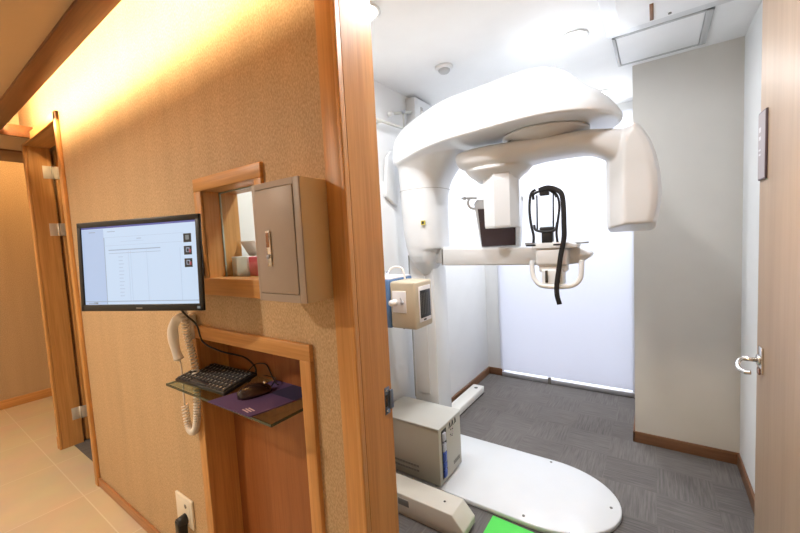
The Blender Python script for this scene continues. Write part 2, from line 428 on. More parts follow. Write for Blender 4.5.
# right door, open into x-ray room
d1 = bpy.data.objects.new('door_1', None); C.objects.link(d1); d1.location = (DR, YB, 0); WL[d1.name] = Vector(d1.location); d1['kind'] = 'structure'
ang = math.atan2(.288-DR+.004, .93)
DM = Matrix.Translation((DR-.004, YB, 0)) @ Matrix.Rotation(-ang, 4, 'Z')
m = MB(); m.M = DM; m.box((0, .0, .008), (.036, .93, DT-.006), 'door_wood', .0015); leaf = m.build('door_leaf', d1)
m = MB(); m.M = DM
hz, hy = .935, .872
m.box((-.006, hy-.020, hz-.045), (0, hy+.020, hz+.045), 'chrome', .002)
m.cyl((-.012, hy, hz), (-.006, hy, hz), .018, 'chrome')
m.cyl((-.050, hy, hz), (-.012, hy, hz), .0075, 'chrome')
m.tube(smooth_curve([(-.046, hy, hz), (-.056, hy-.008, hz-.002), (-.066, hy-.03, hz-.010), (-.068, hy-.06, hz-.018), (-.060, hy-.085, hz-.020), (-.046, hy-.092, hz-.018)]), .0068, 'chrome', n=12)
m.box((-.010, hy-.012, hz-.048), (-.005, hy+.012, hz-.028), 'bronze_plate', .001)
o = m.build('door_handle', d1); o['label'] = 'chrome lever handle'
m = MB(); m.M = DM
m.box((-.006, .846, 1.535), (0, .924, 1.755), 'sign_edge', .001)
m.box((-.0068, .849, 1.540), (-.0055, .922, 1.750), 'sign_mauve')
for z, h in ((1.69, .016), (1.665, .012), (1.63, .006), (1.615, .006)): m.box((-.0072, .892, z), (-.0066, .914, z+h), 'sign_text')
o = m.build('door_sign', d1); o['label'] = 'narrow mauve grey name plate'
# little window: casing, lining, glass
m = MB()
w = .05
for a, b, k in (((WX0-.045, YW-.012, WZ0-.058), (WX1+.035, YW, WZ0), 'oak_x'), ((WX0-.045, YW-.012, WZ1), (WX1+.035, YW, WZ1+.045), 'oak_x'),
                ((WX0-.045, YW-.012, WZ0), (WX0, YW, WZ1), 'oak'), ((WX1, YW-.012, WZ0), (WX1+.035, YW, WZ1), 'oak')):
    m.box(a, b, k, .002)
m.box((WX0, YW-.005, WZ0-.012), (WX1, YB+.03, WZ0), 'oak_x'); m.box((WX0, YW-.005, WZ1), (WX1, YB+.01, WZ1+.01), 'oak_x')
m.box((WX0-.012, YW-.005, WZ0-.012), (WX0, YB+.01, WZ1+.01), 'oak'); m.box((WX1, YW-.005, WZ0-.012), (WX1+.012, YB+.01, WZ1+.01), 'oak')
w1 = struct('window_1', m)
m = MB(); m.box((WX0, .738, WZ0), (WX1, .742, WZ1), 'clear_glass'); m.build('window_pane', w1)
m = MB(); m.box((WX0, .7375, WZ0), (WX0+.005, .7425, WZ1), 'glass_edge_light'); m.box((WX0, .7375, WZ1-.005), (WX1, .7425, WZ1), 'glass_edge_light'); m.build('pane_edge', w1)
# recess lining
m = MB()
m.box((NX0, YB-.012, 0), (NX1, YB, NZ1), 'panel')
m.box((NX0-.006, YW, 0), (NX0, YB, NZ1), 'oak'); m.box((NX1-.006, YW, 0), (NX1, YB, NZ1), 'oak'); m.box((NX0, YW, NZ1), (NX1, YB, NZ1+.006), 'oak_x')
m.box((NX0-.05, YW-.014, 0), (NX0, YW+.001, NZ1), 'oak', .002); m.box((NX1, YW-.014, 0), (NX1+.045, YW+.001, NZ1), 'oak', .002)
m.box((NX0-.05, YW-.014, NZ1), (NX1+.045, YW+.001, NZ1+.048), 'oak_x', .002)
struct('trim_keyboard_recess', m)
# bright blinds in the back window and aluminium rails
m = MB()
m.box((WX_0, RY1+.02, .012), (-.16, RY1+.075, .04), 'rail_silver', .002)
m.box((WX_0, RY1-.005, 0), (-.16, RY1+.03, .022), 'rail_silver', .001)
m.box((WX_0, RY1+.02, 2.24), (-.16, RY1+.08, 2.28), 'rail_silver', .002)
m.box((WX_0-.005, RY1+.005, 0), (WX_0+.01, RY1+.08, 2.28), 'rail_silver', .002)
w2 = struct('window_2', m)
xm = -.82
m = MB(); m.box((WX_0-.012, RY1-.008, .062), (-.1155, RY1-.006, 2.33), 'blind_cloth'); m.build('blind_panel', w2)
for a, b in ((WX_0, xm-.006), (xm+.02, -.128)):
    m = MB(); m.box((a, RY1-.020, .016), (b, RY1-.004, .046), 'rail_silver', .004); m.build('blind_rail', w2)
m = MB(); m.box((xm-.006, RY1-.016, .0), (xm+.02, RY1-.004, .060), 'vent_grey', .002); m.build('rail_joint', w2)

# ------------------------------------------------------------------ lamps that the place has, and unseen ones added for fill
def strip(name, a, b, label, k='warm_led'):
    m = MB(); m.box(a, b, k, .004); tag(m.build(name), label, 'light', 'cove light strips')
strip('cove_light_strip', (-3.3, .452, CZ+.12), (.9, .477, CZ+.145), 'long warm glowing light strip in the ceiling cove along the wallpapered wall')
strip('cove_light_strip', (-4.6, -1.0, CZ+.20), (-4.57, 2.3, CZ+.23), 'warm cove light strip above the far end wall of the corridor', 'warm_led_far')
def downlight(x, y, z, r, lens, label, grp, power, col, cat='ceiling light'):
    t = thing('downlight', label, cat, (x, y, z-.008), grp)
    m = MB(); m.lathe([(r, 0), (r+.012, -.001), (r+.014, -.006), (r+.003, -.009), (r-.002, -.004), (r-.002, 0)], (x, y, z), 'ceiling_white'); m.build('trim_ring', t)
    m = MB(); m.cyl((x, y, z-.004), (x, y, z-.001), r-.002, lens, n=32); m.build('lamp_lens', t)
    l = bpy.data.lights.new('downlight_lamp', 'AREA'); l.shape = 'DISK'; l.size = 2*r; l.energy = power; l.color = col; l.spread = R(170)
    o = bpy.data.objects.new('downlight_lamp', l); C.objects.link(o); o.parent = t; o.location = (0, 0, -.006)
    return t
RC = (.96, .98, 1)
downlight(-.34, 2.14, RZ, .055, 'cool_led', 'round white recessed ceiling light over the imaging arm, left of the access panel', 'round ceiling lights of the x-ray room', 3.5, RC)
downlight(-.325, 3.13, RZ, .055, 'cool_led', 'round recessed ceiling light nearest the bright back window', 'round ceiling lights of the x-ray room', 11, RC)
downlight(-1.03, 1.30, RZ, .06, 'cool_led', 'round recessed ceiling light just inside the doorway, cut by the door frame', 'round ceiling lights of the x-ray room', 10, RC)
downlight(-.35, 1.22, RZ, .06, 'cool_led', 'added unseen round ceiling light near the open door on the right, beyond the top edge', 'round ceiling lights of the x-ray room', 11, RC)  # unseen lamp added as white fill for the machine's front
downlight(-1.0, 3.0, RZ, .055, 'cool_led', 'round recessed ceiling light hidden above the imaging arm in the back left corner', 'round ceiling lights of the x-ray room', 9, RC)
for x, yy, p in ((-3.3, -.4, 15), (-1.9, -.5, 25), (1.7, -.6, 5)):  # unseen downlights added to brighten the corridor
    downlight(x, yy, CZ, .05, 'added_warm_lamp', 'added unseen warm round downlight in the low corridor ceiling', 'added corridor downlights', p, (1, .87, .71))
# things on the room ceiling
t = thing('smoke_detector', 'small round white smoke detector on the white ceiling, left', 'smoke detector', (-1.005, 1.99, RZ-.03))
m = MB(); m.lathe([(.05, 0), (.05, -.012), (.045, -.018), (.0, -.018)], (-1.005, 1.99, RZ), 'ceiling_white'); m.build('detector_base', t)
m = MB(); m.lathe([(.034, -.018), (.034, -.024), (.026, -.034), (0, -.035)], (-1.005, 1.99, RZ), 'panel_rim'); m.build('sensor_cap', t)
t = thing('access_panel', 'square white ceiling access panel with grey rim in front of the pillar', 'access panel', (.02, 2.48, RZ))
a0, a1, b0, b1 = -.185, .225, 2.285, 2.69
m = MB()
m.box((a0, b0, RZ-.012), (a1, b0+.014, RZ), 'panel_rim', .002); m.box((a0, b1-.014, RZ-.012), (a1, b1, RZ), 'panel_rim', .002)
m.box((a0, b0, RZ-.012), (a0+.016, b1, RZ), 'panel_rim', .002); m.box((a1-.03, b0, RZ-.012), (a1, b1, RZ), 'panel_rim', .002)
m.build('panel_frame', t)
m = MB(); m.box((a0+.018, b0+.016, RZ-.008), (a1-.032, b1-.016, RZ), 'ceiling_white', .002); m.build('hatch_door', t)
t = thing('air_conditioner', 'white ceiling cassette air conditioner cut off by the top edge', 'air conditioner', (.03, 2.0, RZ-.03))
m = MB(); m.box((-.20, 1.62, RZ-.03), (.35, 2.235, RZ), 'machine_white', .006); m.build('cover_panel', t)
m = MB(); m.box((-.14, 1.68, RZ-.036), (.29, 2.17, RZ-.028), 'ceiling_white', .004); m.build('intake_grille', t)
m = MB(); m.box((-.02, 2.0, RZ-.040), (-.005, 2.15, RZ-.034), 'bronze_plate', .001); m.build('louver', t)
m = MB(); m.cyl((.055, 2.14, RZ-.040), (.055, 2.14, RZ-.034), .007, 'vent_grey', n=12); m.build('indicator_light', t)

# ------------------------------------------------------------------ monitor
W_, H_ = .48, .29
MM = Matrix.Translation((-1.334, .472, 1.367)) @ Matrix.Rotation(R(21), 4, 'Z') @ Matrix.Rotation(R(-2.8), 4, 'X')
t = thing('computer_monitor', 'black wide computer monitor with a bright blue-white screen on the wallpapered wall', 'monitor', (-1.334, .53, 1.22))
m = MB(); m.M = MM
b = .0155
m.box((-W_/2, 0, H_/2-b-.002), (W_/2, .009, H_/2), 'black_plastic', .002); m.box((-W_/2, 0, -H_/2), (W_/2, .009, -H_/2+b+.006), 'black_plastic', .002)
m.box((-W_/2, 0, -H_/2), (-W_/2+b, .009, H_/2), 'black_plastic', .002); m.box((W_/2-b, 0, -H_/2), (W_/2, .009, H_/2), 'black_plastic', .002)
m.build('bezel', t)
m = MB(); m.M = MM
m.box((-W_/2+.012, .0085, -H_/2+.010), (W_/2-.022, .026, H_/2-.010), 'black_plastic', .005)
m.box((-.12, .024, -.09), (.12, .048, .09), 'black_plastic', .006); m.build('back_cover', t)
m = MB(); m.M = MM
sx0, sx1, sz0, sz1 = -W_/2+b, W_/2-b, -H_/2+b+.006, H_/2-b-.002
m.box((sx0, .004, sz0), (sx1, .010, sz1), 'screen_white')
def q(u0, v0, u1, v1, k, d=.0036):                    # fractions of the screen, v from the top
    m.box((sx0+u0*(sx1-sx0), d, sz1-v0*(sz1-sz0)), (sx0+u1*(sx1-sx0), .006, sz1-v1*(sz1-sz0)), k)
q(0, 0, 1, .022, 'screen_top'); q(0, .03, .205, 1, 'screen_side', .0038); q(.205, .14, .211, 1, 'screen_line')
q(.211, .245, .9, .25, 'screen_faint'); q(.245, .30, .70, .312, 'screen_line'); q(.245, .345, .70, .35, 'screen_line')
q(.22, .14, .9, .145, 'screen_faint'); q(.07, .06, .13, .072, 'screen_line'); q(.24, .065, .31, .073, 'screen_line'); q(.5, .17, .54, .178, 'screen_line'); q(.36, .20, .56, .205, 'screen_faint')
for i in range(12): q(.33, .39+i*.045, .33+.05*random.uniform(.7, 1.1), .402+i*.045, 'screen_faint')
for u in (.42, .44, .58, .86): q(u, .32, u+.003, .96, 'screen_faint')
q(0, .955, 1, .965, 'screen_line'); q(.03, .975, .10, .99, 'screen_line'); q(.08, .972, .12, .99, 'screen_grey')
for i, v in enumerate((.155, .305, .455)):
    q(.895, v, .957, v+.105, 'screen_dark', .0034); q(.912, v+.02, .940, v+.075, 'screen_grey' if i == 0 else 'screen_line', .0030)
    if i: q(.938, v+.04, .95, v+.08, 'screen_red', .0028)
    if i: q(.918, v+.03, .935, v+.07, 'screen_dark', .0026)
m.build('screen', t)
m = MB(); m.M = MM; m.box((-.012, -.0006, -H_/2+.007), (.012, .001, -H_/2+.012), 'vent_grey')
m.build('brand_mark', t); m = MB(); m.M = MM; m.box((W_/2-.022, -.0006, -H_/2+.007), (W_/2-.012, .001, -H_/2+.014), 'screen_grey'); m.build('corner_mark', t)
m = MB(); m.box((-1.37, YW-.012, 1.31), (-1.35+.04, YW, 1.42), 'black_plastic', .002)
m.box((-1.352, .52, 1.345), (-1.328, YW-.008, 1.385), 'black_plastic', .004); m.build('wall_bracket', t)
m = MB(); m.tube(smooth_curve([(-1.27, .548, 1.235), (-1.30, .585, 1.19), (-1.335, .635, 1.14), (-1.33, .650, 1.075), (-1.285, .69, 1.035), (-1.24, .745, 1.005), (-1.215, .770, .965), (-1.22, .775, .93)]), .0032, 'black_plastic', n=8); m.build('monitor_cable', t)

# ------------------------------------------------------------------ key cabinet on the wall
cx0, cx1, cy0, cz0, cz1 = -.862, -.678, .575, 1.262, 1.562
t = thing('metal_cabinet', 'small taupe metal wall cabinet with tan sides, between window and doorway', 'wall cabinet', ((cx0+cx1)/2, YW, cz0))
cy0 = .582
m = MB(); m.box((cx0, cy0, cz0), (cx1, YW, cz1), 'tan_side', .002); m.build('cabinet_body', t)
m = MB()
e = .022
m.box((cx0, cy0-.004, cz0), (cx0+.012, cy0, cz1), 'taupe', .001); m.box((cx1-e, cy0-.004, cz0), (cx1, cy0, cz1), 'taupe', .001)
m.box((cx0+.0118, cy0-.0042, cz1-.015), (cx1-e+.0002, cy0-.0001, cz1), 'taupe'); m.box((cx0+.0118, cy0-.0042, cz0), (cx1-e+.0002, cy0-.0001, cz0+.019), 'taupe')
m.build('front_frame', t)
m = MB(); m.box((cx0+.0135, cy0-.006, cz0+.021), (cx1-e-.0015, cy0, cz1-.017), 'taupe', .001); dd = m.build('door', t)
m = MB(); m.box((cx0+.051, cy0-.010, 1.352), (cx0+.069, cy0-.006, 1.442), 'chrome', .002)
m.box((cx0+.054, cy0-.0112, 1.400), (cx0+.066, cy0-.009, 1.437), 'bronze_plate', .001); m.cyl((cx0+.060, cy0-.013, 1.376), (cx0+.060, cy0-.009, 1.376), .0065, 'steel', n=14)
m.build('latch', dd)
m = MB(); m.box((cx1-.001, YW-.007, cz0+.005), (cx1+.014, YW-.001, cz1-.002), 'vent_grey', .001)
for i in range(9): m.cyl((cx1+.008, YW-.010, cz0+.02+i*.032), (cx1+.008, YW-.006, cz0+.02+i*.032), .003, 'steel', n=8)
m.build('mounting_flange', t)

# ------------------------------------------------------------------ glass shelf with keyboard, pad and mouse
GZ = .921
gx0, gx1, gy0, gy1 = -1.481, -.858, .578, YB-.014
t = thing('glass_shelf', 'clear glass shelf with green edges fixed across the wooden recess', 'shelf', ((gx0+gx1)/2, .70, GZ))
m = MB()
notch = [(gx0, gy0), (gx1, gy0), (gx1, gy1), (NX0+.002, gy1), (NX0+.002, .636), (gx0, .636)]
m.prism(notch, 2, GZ-.008, GZ, 'shelf_glass')
for f in m.bm.faces:
    n = f.normal if f.normal.length else f.normal
m.build('glass_plate', t)
m = MB(); m.box((gx0, gy0-.001, GZ-.0082), (gx1, gy0+.001, GZ-.0002), 'glass_edge'); m.box((gx1-.001, gy0, GZ-.0082), (gx1+.001, gy1, GZ-.0002), 'glass_edge'); m.box((gx0-.001, gy0, GZ-.0082), (gx0+.001, .636, GZ-.0002), 'glass_edge_light'); m.build('glass_edge', t)
for x, s in ((NX1-.006, 1), (NX0+.016, -1)):
    m = MB(); m.cyl((x-.012, .715, GZ-.018), (x-.012, .715, GZ+.008), .006, 'chrome', n=14); m.cyl((x-.016, .715, GZ-.005), (x+.003, .715, GZ-.005), .004, 'chrome', n=12); m.build('shelf_clip', t)
# keyboard
KM = Matrix.Translation((-1.462, .602, GZ+.001)) @ Matrix.Rotation(R(3), 4, 'Z') @ Matrix.Rotation(R(11), 4, 'X')
KW, KD = .305, .132
t = thing('computer_keyboard', 'compact black computer keyboard on the left of the glass shelf', 'keyboard', (-1.31, .67, GZ))
m = MB(); m.M = KM; m.box((0, 0, 0), (KW, KD, .013), 'black_plastic', .003); m.build('keyboard_base', t)
for s in (.03, KW-.05): m = MB(); m.M = KM; m.box((s, KD-.025, -.020), (s+.02, KD-.012, .002), 'black_plastic', .001); m.build('tilt_foot', t)
rows = [(.006, 14), (.0265, 14), (.047, 14), (.0675, 14), (.088, 14), (.1085, 15)]
kn = 0
for yy, n in rows:
    x = .006; pit = (KW-.012)/n
    i = 0
    while i < n:
        span = 1
        if yy == .006 and i == 4: span = 5
        m = MB(); m.M = KM
        dep = .017 if yy < .1 else .012
        m.box((x+.0012, yy, .012), (x+pit*span-.0012, yy+dep, .0175), 'key_cap', .0015, 1)
        if span == 1 and kn < 90: m.box((x+.005, yy+dep*.45, .0174), (x+.0085, yy+dep*.8, .0178), 'key_legend')
        k = m.build('key', t); kn += 1
        x += pit*span; i += span
m = MB(); m.tube(smooth_curve([(-1.24, .755, GZ+.024), (-1.22, .775, GZ+.05), (-1.17, .785, GZ+.055), (-1.14, .782, GZ+.03), (-1.10, .77, GZ+.006), (-1.07, .76, GZ+.006)]), .0022, 'black_plastic', n=8); m.build('cable', t)
# mouse pad
t = MB()
pz = GZ+.0008
pad = [(-1.165, .566), (-.945, .572), (-.90, .785), (-1.12, .79)]
t.prism(pad, 2, pz, pz+.0035, 'mat_purple', 0)
A, B_, C_, D_ = [Vector(p) for p in pad]
def pp(u, v): return tuple((A*(1-u)+B_*u)*(1-v)+(D_*(1-u)+C_*u)*v)
t.prism([pp(.45, .62), pp(.995, .62), pp(.995, .995), pp(.45, .995)], 2, pz+.0033, pz+.0038, 'mat_navy')
for k in range(3):
    t.prism([pp(.70+.01*k, .07+.035*k), pp(.86+.01*k, .05+.035*k), pp(.86+.01*k, .07+.035*k), pp(.70+.01*k, .09+.035*k)], 2, pz+.0033, pz+.0039, 'pale_print')
tag(t.build('mouse_pad'), 'purple mouse pad with small pale print overhanging the front of the glass shelf', 'mouse pad')
t = thing('computer_mouse', 'glossy black computer mouse on the purple mouse pad', 'mouse', (-1.07, .68, pz+.004))
m = MB(); m.M = Matrix.Translation((-1.075, .675, pz+.004)) @ Matrix.Rotation(R(-12), 4, 'Z')
rs = []
for i in range(15):
    u = -1+2*i/14; wv = .031*(1-abs(u)**3)**.5+.002 if abs(u) < 1 else .003
    h = .036*(1-((u+.12)/1.15)**2)**.6 if abs((u+.12)/1.15) < 1 else .006
    rs.append([(cos(a)*wv, u*.056, max(0, sin(a))*max(h, .008)) for a in [2*PI*j/20 for j in range(20)]])
m.rings(rs, 'black_glossy'); m.build('mouse_body', t)
m = MB(); m.M = Matrix.Translation((-1.075, .675, pz+.004)) @ Matrix.Rotation(R(-12), 4, 'Z')
m.cyl((-.004, .036, .026), (.004, .036, .026), .008, 'chrome', n=14); m.build('scroll_wheel', t)
m = MB(); m.tube(smooth_curve([(-1.065, .728, pz+.010), (-1.07, .745, pz+.02), (-1.09, .765, pz+.022), (-1.13, .785, pz+.012), (-1.2, .79, pz+.008)]), .002, 'black_plastic', n=8); m.build('cable', t)

# ------------------------------------------------------------------ phone handset with coil cord
t = thing('telephone_handset', 'white telephone handset hanging on the wall under the monitor', 'telephone', (-1.46, .64, .72))
m = MB()
path = smooth_curve([(-1.430, .640, 1.162), (-1.472, .632, 1.150), (-1.502, .628, 1.115), (-1.512, .630, 1.065), (-1.508, .634, 1.02), (-1.503, .640, .985)], 6)
m.tube(path, [.006]+[.016+.004*cos(PI*i/15)**2 for i in range(len(path)-2)]+[.006], 'phone_white', n=16, flat=.6)
hs = m.build('handset', t); 
m = MB(); m.box((-1.475, YW-.026, 1.07), (-1.425, YW, 1.165), 'phone_white', .008)
m.tube([(-1.44, YW-.02, 1.15), (-1.445, .645, 1.155), (-1.46, .638, 1.15)], .010, 'phone_white'); m.build('wall_cradle', t)
def coil(pa, r, turns, wr=.0028):
    pts = smooth_curve(pa, 10); n = turns*9; out = []
    for i in range(n+1):
        u = i/n*(len(pts)-1); k = min(int(u), len(pts)-2); p = pts[k].lerp(pts[k+1], u-k); d = (pts[k+1]-pts[k]).normalized()
        a = Vector((0, 1, 0)); a = (a-d*d.dot(a)).normalized(); w = d.cross(a); ph = 2*PI*i/9
        out.append(p+(a*cos(ph)+w*sin(ph))*r)
    return out
m = MB(); m.tube(coil([(-1.425, .640, 1.20), (-1.428, .640, 1.11), (-1.42, .648, 1.034), (-1.408, .652, .942), (-1.420, .652, .843), (-1.436, .652, .762), (-1.458, .652, .715), (-1.486, .652, .700), (-1.512, .652, .722), (-1.524, .652, .80)], .0105, 66), .0034, 'phone_white', n=6)
m.build('coil_cord', t)
m = MB(); m.tube(smooth_curve([(-1.503, .640, .99), (-1.512, .648, .955), (-1.522, .652, .90), (-1.525, .652, .80)]), .0035, 'phone_white', n=8); m.build('cord_end', t)

# ------------------------------------------------------------------ outlet and plug
t = thing('wall_outlet', 'white wall socket plate low on the wallpapered wall', 'outlet', (-1.665, YW, .22))
m = MB(); m.box((-1.745, YW-.010, .225), (-1.60, YW, .352), 'outlet_white', .003); m.build('cover_plate', t)
m = MB(); m.box((-1.725, YW-.0125, .24), (-1.62, YW-.009, .337), 'outlet_white', .002); m.cyl((-1.65, YW-.014, .318), (-1.65, YW-.011, .318), .009, 'vent_grey', n=16); m.build('socket_face', t)
t = thing('power_plug', 'black power plug pushed into the low wall socket', 'plug', (-1.655, YW-.03, .2))
m = MB(); m.cyl((-1.655, YW-.013, .262), (-1.655, YW-.048, .262), .023, 'black_plastic', .019, n=20); m.box((-1.673, YW-.052, .195), (-1.637, YW-.014, .270), 'black_plastic', .006); m.build('plug_body', t)
m = MB(); m.tube(smooth_curve([(-1.655, YW-.033, .205), (-1.655, YW-.05, .18), (-1.65, YW-.05, .10), (-1.64, YW-.05, .02)]), .004, 'black_plastic', n=8); m.build('cable', t)

# ------------------------------------------------------------------ boxes behind the little window
t = thing('tissue_box', 'open white carton with a folded flap behind the small window glass', 'box', (-1.24, .80, WZ0))
m = MB(); m.box((-1.287, .758, WZ0), (-1.190, .835, WZ0+.070), 'paper_white', .002); m.build('carton', t)
m = MB(); m.prism([(.835, WZ0+.07), (.832, WZ0+.07), (.800, WZ0+.125), (.803, WZ0+.127)], 0, -1.290, -1.20, 'paper_white'); m.build('flap', t)
m = MB(); m.box((-1.187, .762, WZ0), (-1.135, .835, WZ0+.068), 'pink_red', .003); m.prism([(.764, WZ0+.01), (.7645, WZ0+.06), (.766, WZ0+.06), (.766, WZ0+.01)], 0, -1.176, -1.163, 'paper_white')
tag(m.build('small_box'), 'small pinkish red box beside the white carton behind the window', 'box')
m = MB(); bmesh.ops.create_icosphere(m.bm, subdivisions=4, radius=1)
for v in m.bm.verts:
    n = v.co.copy(); k = 1+.16*sin(9*n.x+4*n.y)*cos(8*n.z+3*n.x)+.09*sin(17*n.z+11*n.x+5*n.y)
    v.co = Vector((-1.21+n.x*.085*k, .815+n.y*.022*k, WZ0+.058+n.z*.055*k))
m._fin(m.bm.verts[:], 'translucent_bag', True)
for v in m.bm.verts: v.co.z = max(v.co.z, WZ0+.003); v.co.y = max(v.co.y, .838-.0)+0*v.co.y if False else v.co.y+.055
tag(m.build('plastic_bag'), 'crumpled clear plastic bag behind the white carton', 'bag')
m = MB(); m.box((WX0, YB, WZ0-.02), (WX1, YB+.10, WZ0), 'oak_x', .002); m.build('sill_board', w1)

# ------------------------------------------------------------------ panoramic x-ray machine
XM = thing('panoramic_xray_machine', 'large white dental panoramic x-ray machine with overhead arm and rotating head', 'x-ray machine', (-1.2, 1.97, 0))
# floor plate
def stadium(x0, x1, yc, hw, n=24, k=1.0):
    pts = [(x0, yc-hw)]
    r = hw
    xc = x1-r*k
    for i in range(n+1):
        a = -PI/2+PI*i/n; pts.append((xc+cos(a)*r*k, yc+sin(a)*r))
    pts.append((x0, yc+hw)); return pts
m = MB(); m.prism(stadium(-1.30, -.138, 1.957, .288, 32, 1.28), 2, .0, .026, 'machine_white', .006); m.build('base_plate', XM)
for x, y in ((-.52, 2.215), (-.185, 1.975), (-.535, 1.705)):
    m = MB(); m.cyl((x, y, .025), (x, y, .028), .007, 'vent_grey', n=12); m.build('bolt', XM)
m = MB()
m.box((-1.318, 1.985, .02), (-1.14, 2.16, 1.95), 'machine_white', .006)
m.build('column', XM)
m = MB(); m.box((-1.295, 1.978, .40), (-1.20, 1.986, 1.3), 'machine_cream', .002); m.box((-1.318, 1.981, .36), (-1.310, 1.986, 1.3), 'machine_seam'); m.build('column_cover', XM)  # narrow dark strip paints the groove shadow at the column's left edge
# carriage + overhead arm fused
def sup(cx, cy, hx, hy, z, e=3.2, n=48):
    r = []
    for i in range(n):
        a = 2*PI*i/n; c, s = cos(a), sin(a)
        r.append((cx+hx*math.copysign(abs(c)**(2/e), c), cy+hy*math.copysign(abs(s)**(2/e), s), z))
    return r
def secyz(x, yc, hw, zr, zt, zb, n=48, e=2.3, eb=3.0):
    r = []
    for i in range(n):
        a = 2*PI*i/n; c, s = cos(a), sin(a); ee = e if s >= 0 else eb
        y = yc+hw*math.copysign(abs(c)**(2/ee), c); h = (zt-zr) if s >= 0 else (zr-zb)
        r.append((x, y, zr+h*math.copysign(abs(s)**(2/ee), s)))
    return r
m = MB()
st = [(1.95, -1.335, -1.075, 1.89, 2.18), (1.6, -1.335, -1.07, 1.885, 2.18), (1.45, -1.328, -1.068, 1.89, 2.175), (1.36, -1.315, -1.068, 1.895, 2.17), (1.335, -1.308, -1.07, 1.90, 2.165),
      (1.333, -1.308, -1.10, 1.90, 2.16), (1.30, -1.298, -1.105, 1.905, 2.15), (1.26, -1.28, -1.115, 1.92, 2.13), (1.22, -1.255, -1.135, 1.945, 2.10), (1.19, -1.232, -1.15, 1.965, 2.07), (1.175, -1.215, -1.17, 1.98, 2.05)]
m.rings([sup((a+b)/2, (c+d)/2, (b-a)/2, (d-c)/2, z, 2.8) for z, a, b, c, d in st], 'machine_white')
ar = [(-1.342, .06, 1.96, 1.90), (-1.33, .11, 2.02, 1.86), (-1.30, .145, 2.07, 1.85), (-1.25, .17, 2.105, 1.85), (-1.18, .19, 2.13, 1.86), (-1.08, .22, 2.155, 1.874), (-.97, .25, 2.175, 1.882), (-.85, .275, 2.182, 1.886),
      (-.70, .295, 2.188, 1.887), (-.56, .315, 2.194, 1.887), (-.44, .325, 2.186, 1.887), (-.36, .315, 2.150, 1.887), (-.30, .29, 2.105, 1.887), (-.25, .26, 2.052, 1.887), (-.20, .21, 2.018, 1.887), (-.16, .145, 1.975, 1.888), (-.135, .09, 1.94, 1.89), (-.12, .03, 1.915, 1.897)]
def dense(st, k=5):
    out = []
    for i in range(len(st)-1):
        p0, p1, p2, p3 = st[max(i-1, 0)], st[i], st[i+1], st[min(i+2, len(st)-1)]
        for j in range(k):
            t = j/k; out.append(tuple(.5*(2*b+(c-a)*t+(2*a-5*b+4*c-d)*t*t+(3*b-a-3*c+d)*t**3) for a, b, c, d in zip(p0, p1, p2, p3)))
    return out+[st[-1]]
ar = dense(ar)
m.rings([secyz(x, 1.97+.035*max(0, (-x-.9)/.45), hw, 1.905 if x > -1.3 else 1.93, zt, zb, e=2.15, eb=7) for x, hw, zt, zb in ar], 'machine_white')
# flare where the arm turns down into the carriage
fl = dense([(1.90, -1.33, -.84, 1.80, 2.20), (1.86, -1.332, -.93, 1.835, 2.195), (1.80, -1.334, -1.0, 1.86, 2.19), (1.72, -1.335, -1.05, 1.878, 2.182), (1.60, -1.335, -1.07, 1.885, 2.18)])
m.rings([sup((a+b)/2, (c+d)/2, (b-a)/2, (d-c)/2, z, 2.8) for z, a, b, c, d in fl], 'machine_white')
oa = m.build('overhead_arm', XM); remesh(oa, .006, 8)
m = MB(); m.rings([sup(-1.196, 2.032, .144, .1525, 1.700, 2.8), sup(-1.196, 2.032, .144, .1525, 1.7025, 2.8)], 'machine_seam'); m.build('seam_line', XM)
m = MB(); m.box((-1.148, 1.883, 1.485), (-1.122, 1.893, 1.51), 'yellow_label'); m.box((-1.143, 1.8824, 1.490), (-1.127, 1.8835, 1.505), 'slot_dark'); o = m.build('warning_sticker', XM); o['label'] = 'small yellow warning sticker'
m = MB(); m.cyl((-1.19, 2.01, .9), (-1.19, 2.01, 1.19), .012, 'machine_seam'); m.build('lift_rod', XM)
# turntable hub under the dome
m = MB(); m.lathe([(.20, 0), (.20, -.012), (.13, -.03), (.12, -.055), (0, -.055)], (-.45, 1.95, 1.885), 'machine_cream', n=40); m.build('swivel_hub', XM)
# rotating C-arm
m = MB()
cs = [(-.905, .05, 1.835, 1.80), (-.89, .10, 1.85, 1.775), (-.86, .14, 1.858, 1.755), (-.80, .17, 1.862, 1.735), (-.70, .18, 1.865, 1.722), (-.62, .17, 1.865, 1.725), (-.55, .15, 1.862, 1.742), (-.46, .135, 1.86, 1.753), (-.35, .13, 1.855, 1.754), (-.26, .13, 1.855, 1.748),
      (-.20, .115, 1.850, 1.72), (-.14, .095, 1.842, 1.68), (-.10, .08, 1.835, 1.66), (-.08, .06, 1.82, 1.66)]
m.rings([secyz(x, 1.95, hw, (zt+zb)/2+.01, zt, zb, e=2.6, eb=2.4) for x, hw, zt, zb in dense(cs, 4)], 'machine_cream')
m.lathe([(.17, 0), (.155, -.02), (.12, -.045), (.105, -.06), (0, -.06)], (-.69, 1.95, 1.745), 'machine_cream', n=48)
def sens(z, xr, xi, dz=0):                 # plan outline of the detector box at one height
    y0, y1 = 1.845, 2.055
    return [(xi, y1, z-dz), (xi, y0+.10, z-dz*.55), (xi+.018, y0+.055, z-dz*.35), (xi+.075, y0, z), (xr-.035, y0, z), (xr-.012, y0+.012, z), (xr, y0+.05, z), (xr, y1-.05, z-dz*.7), (xr-.02, y1, z-dz)]
sr = [(1.835, -.055, -.13), (1.80, -.033, -.165), (1.76, -.014, -.182), (1.70, .004, -.186), (1.62, .018, -.187), (1.55, .022, -.187), (1.48, .016, -.186), (1.432, .007, -.185)]
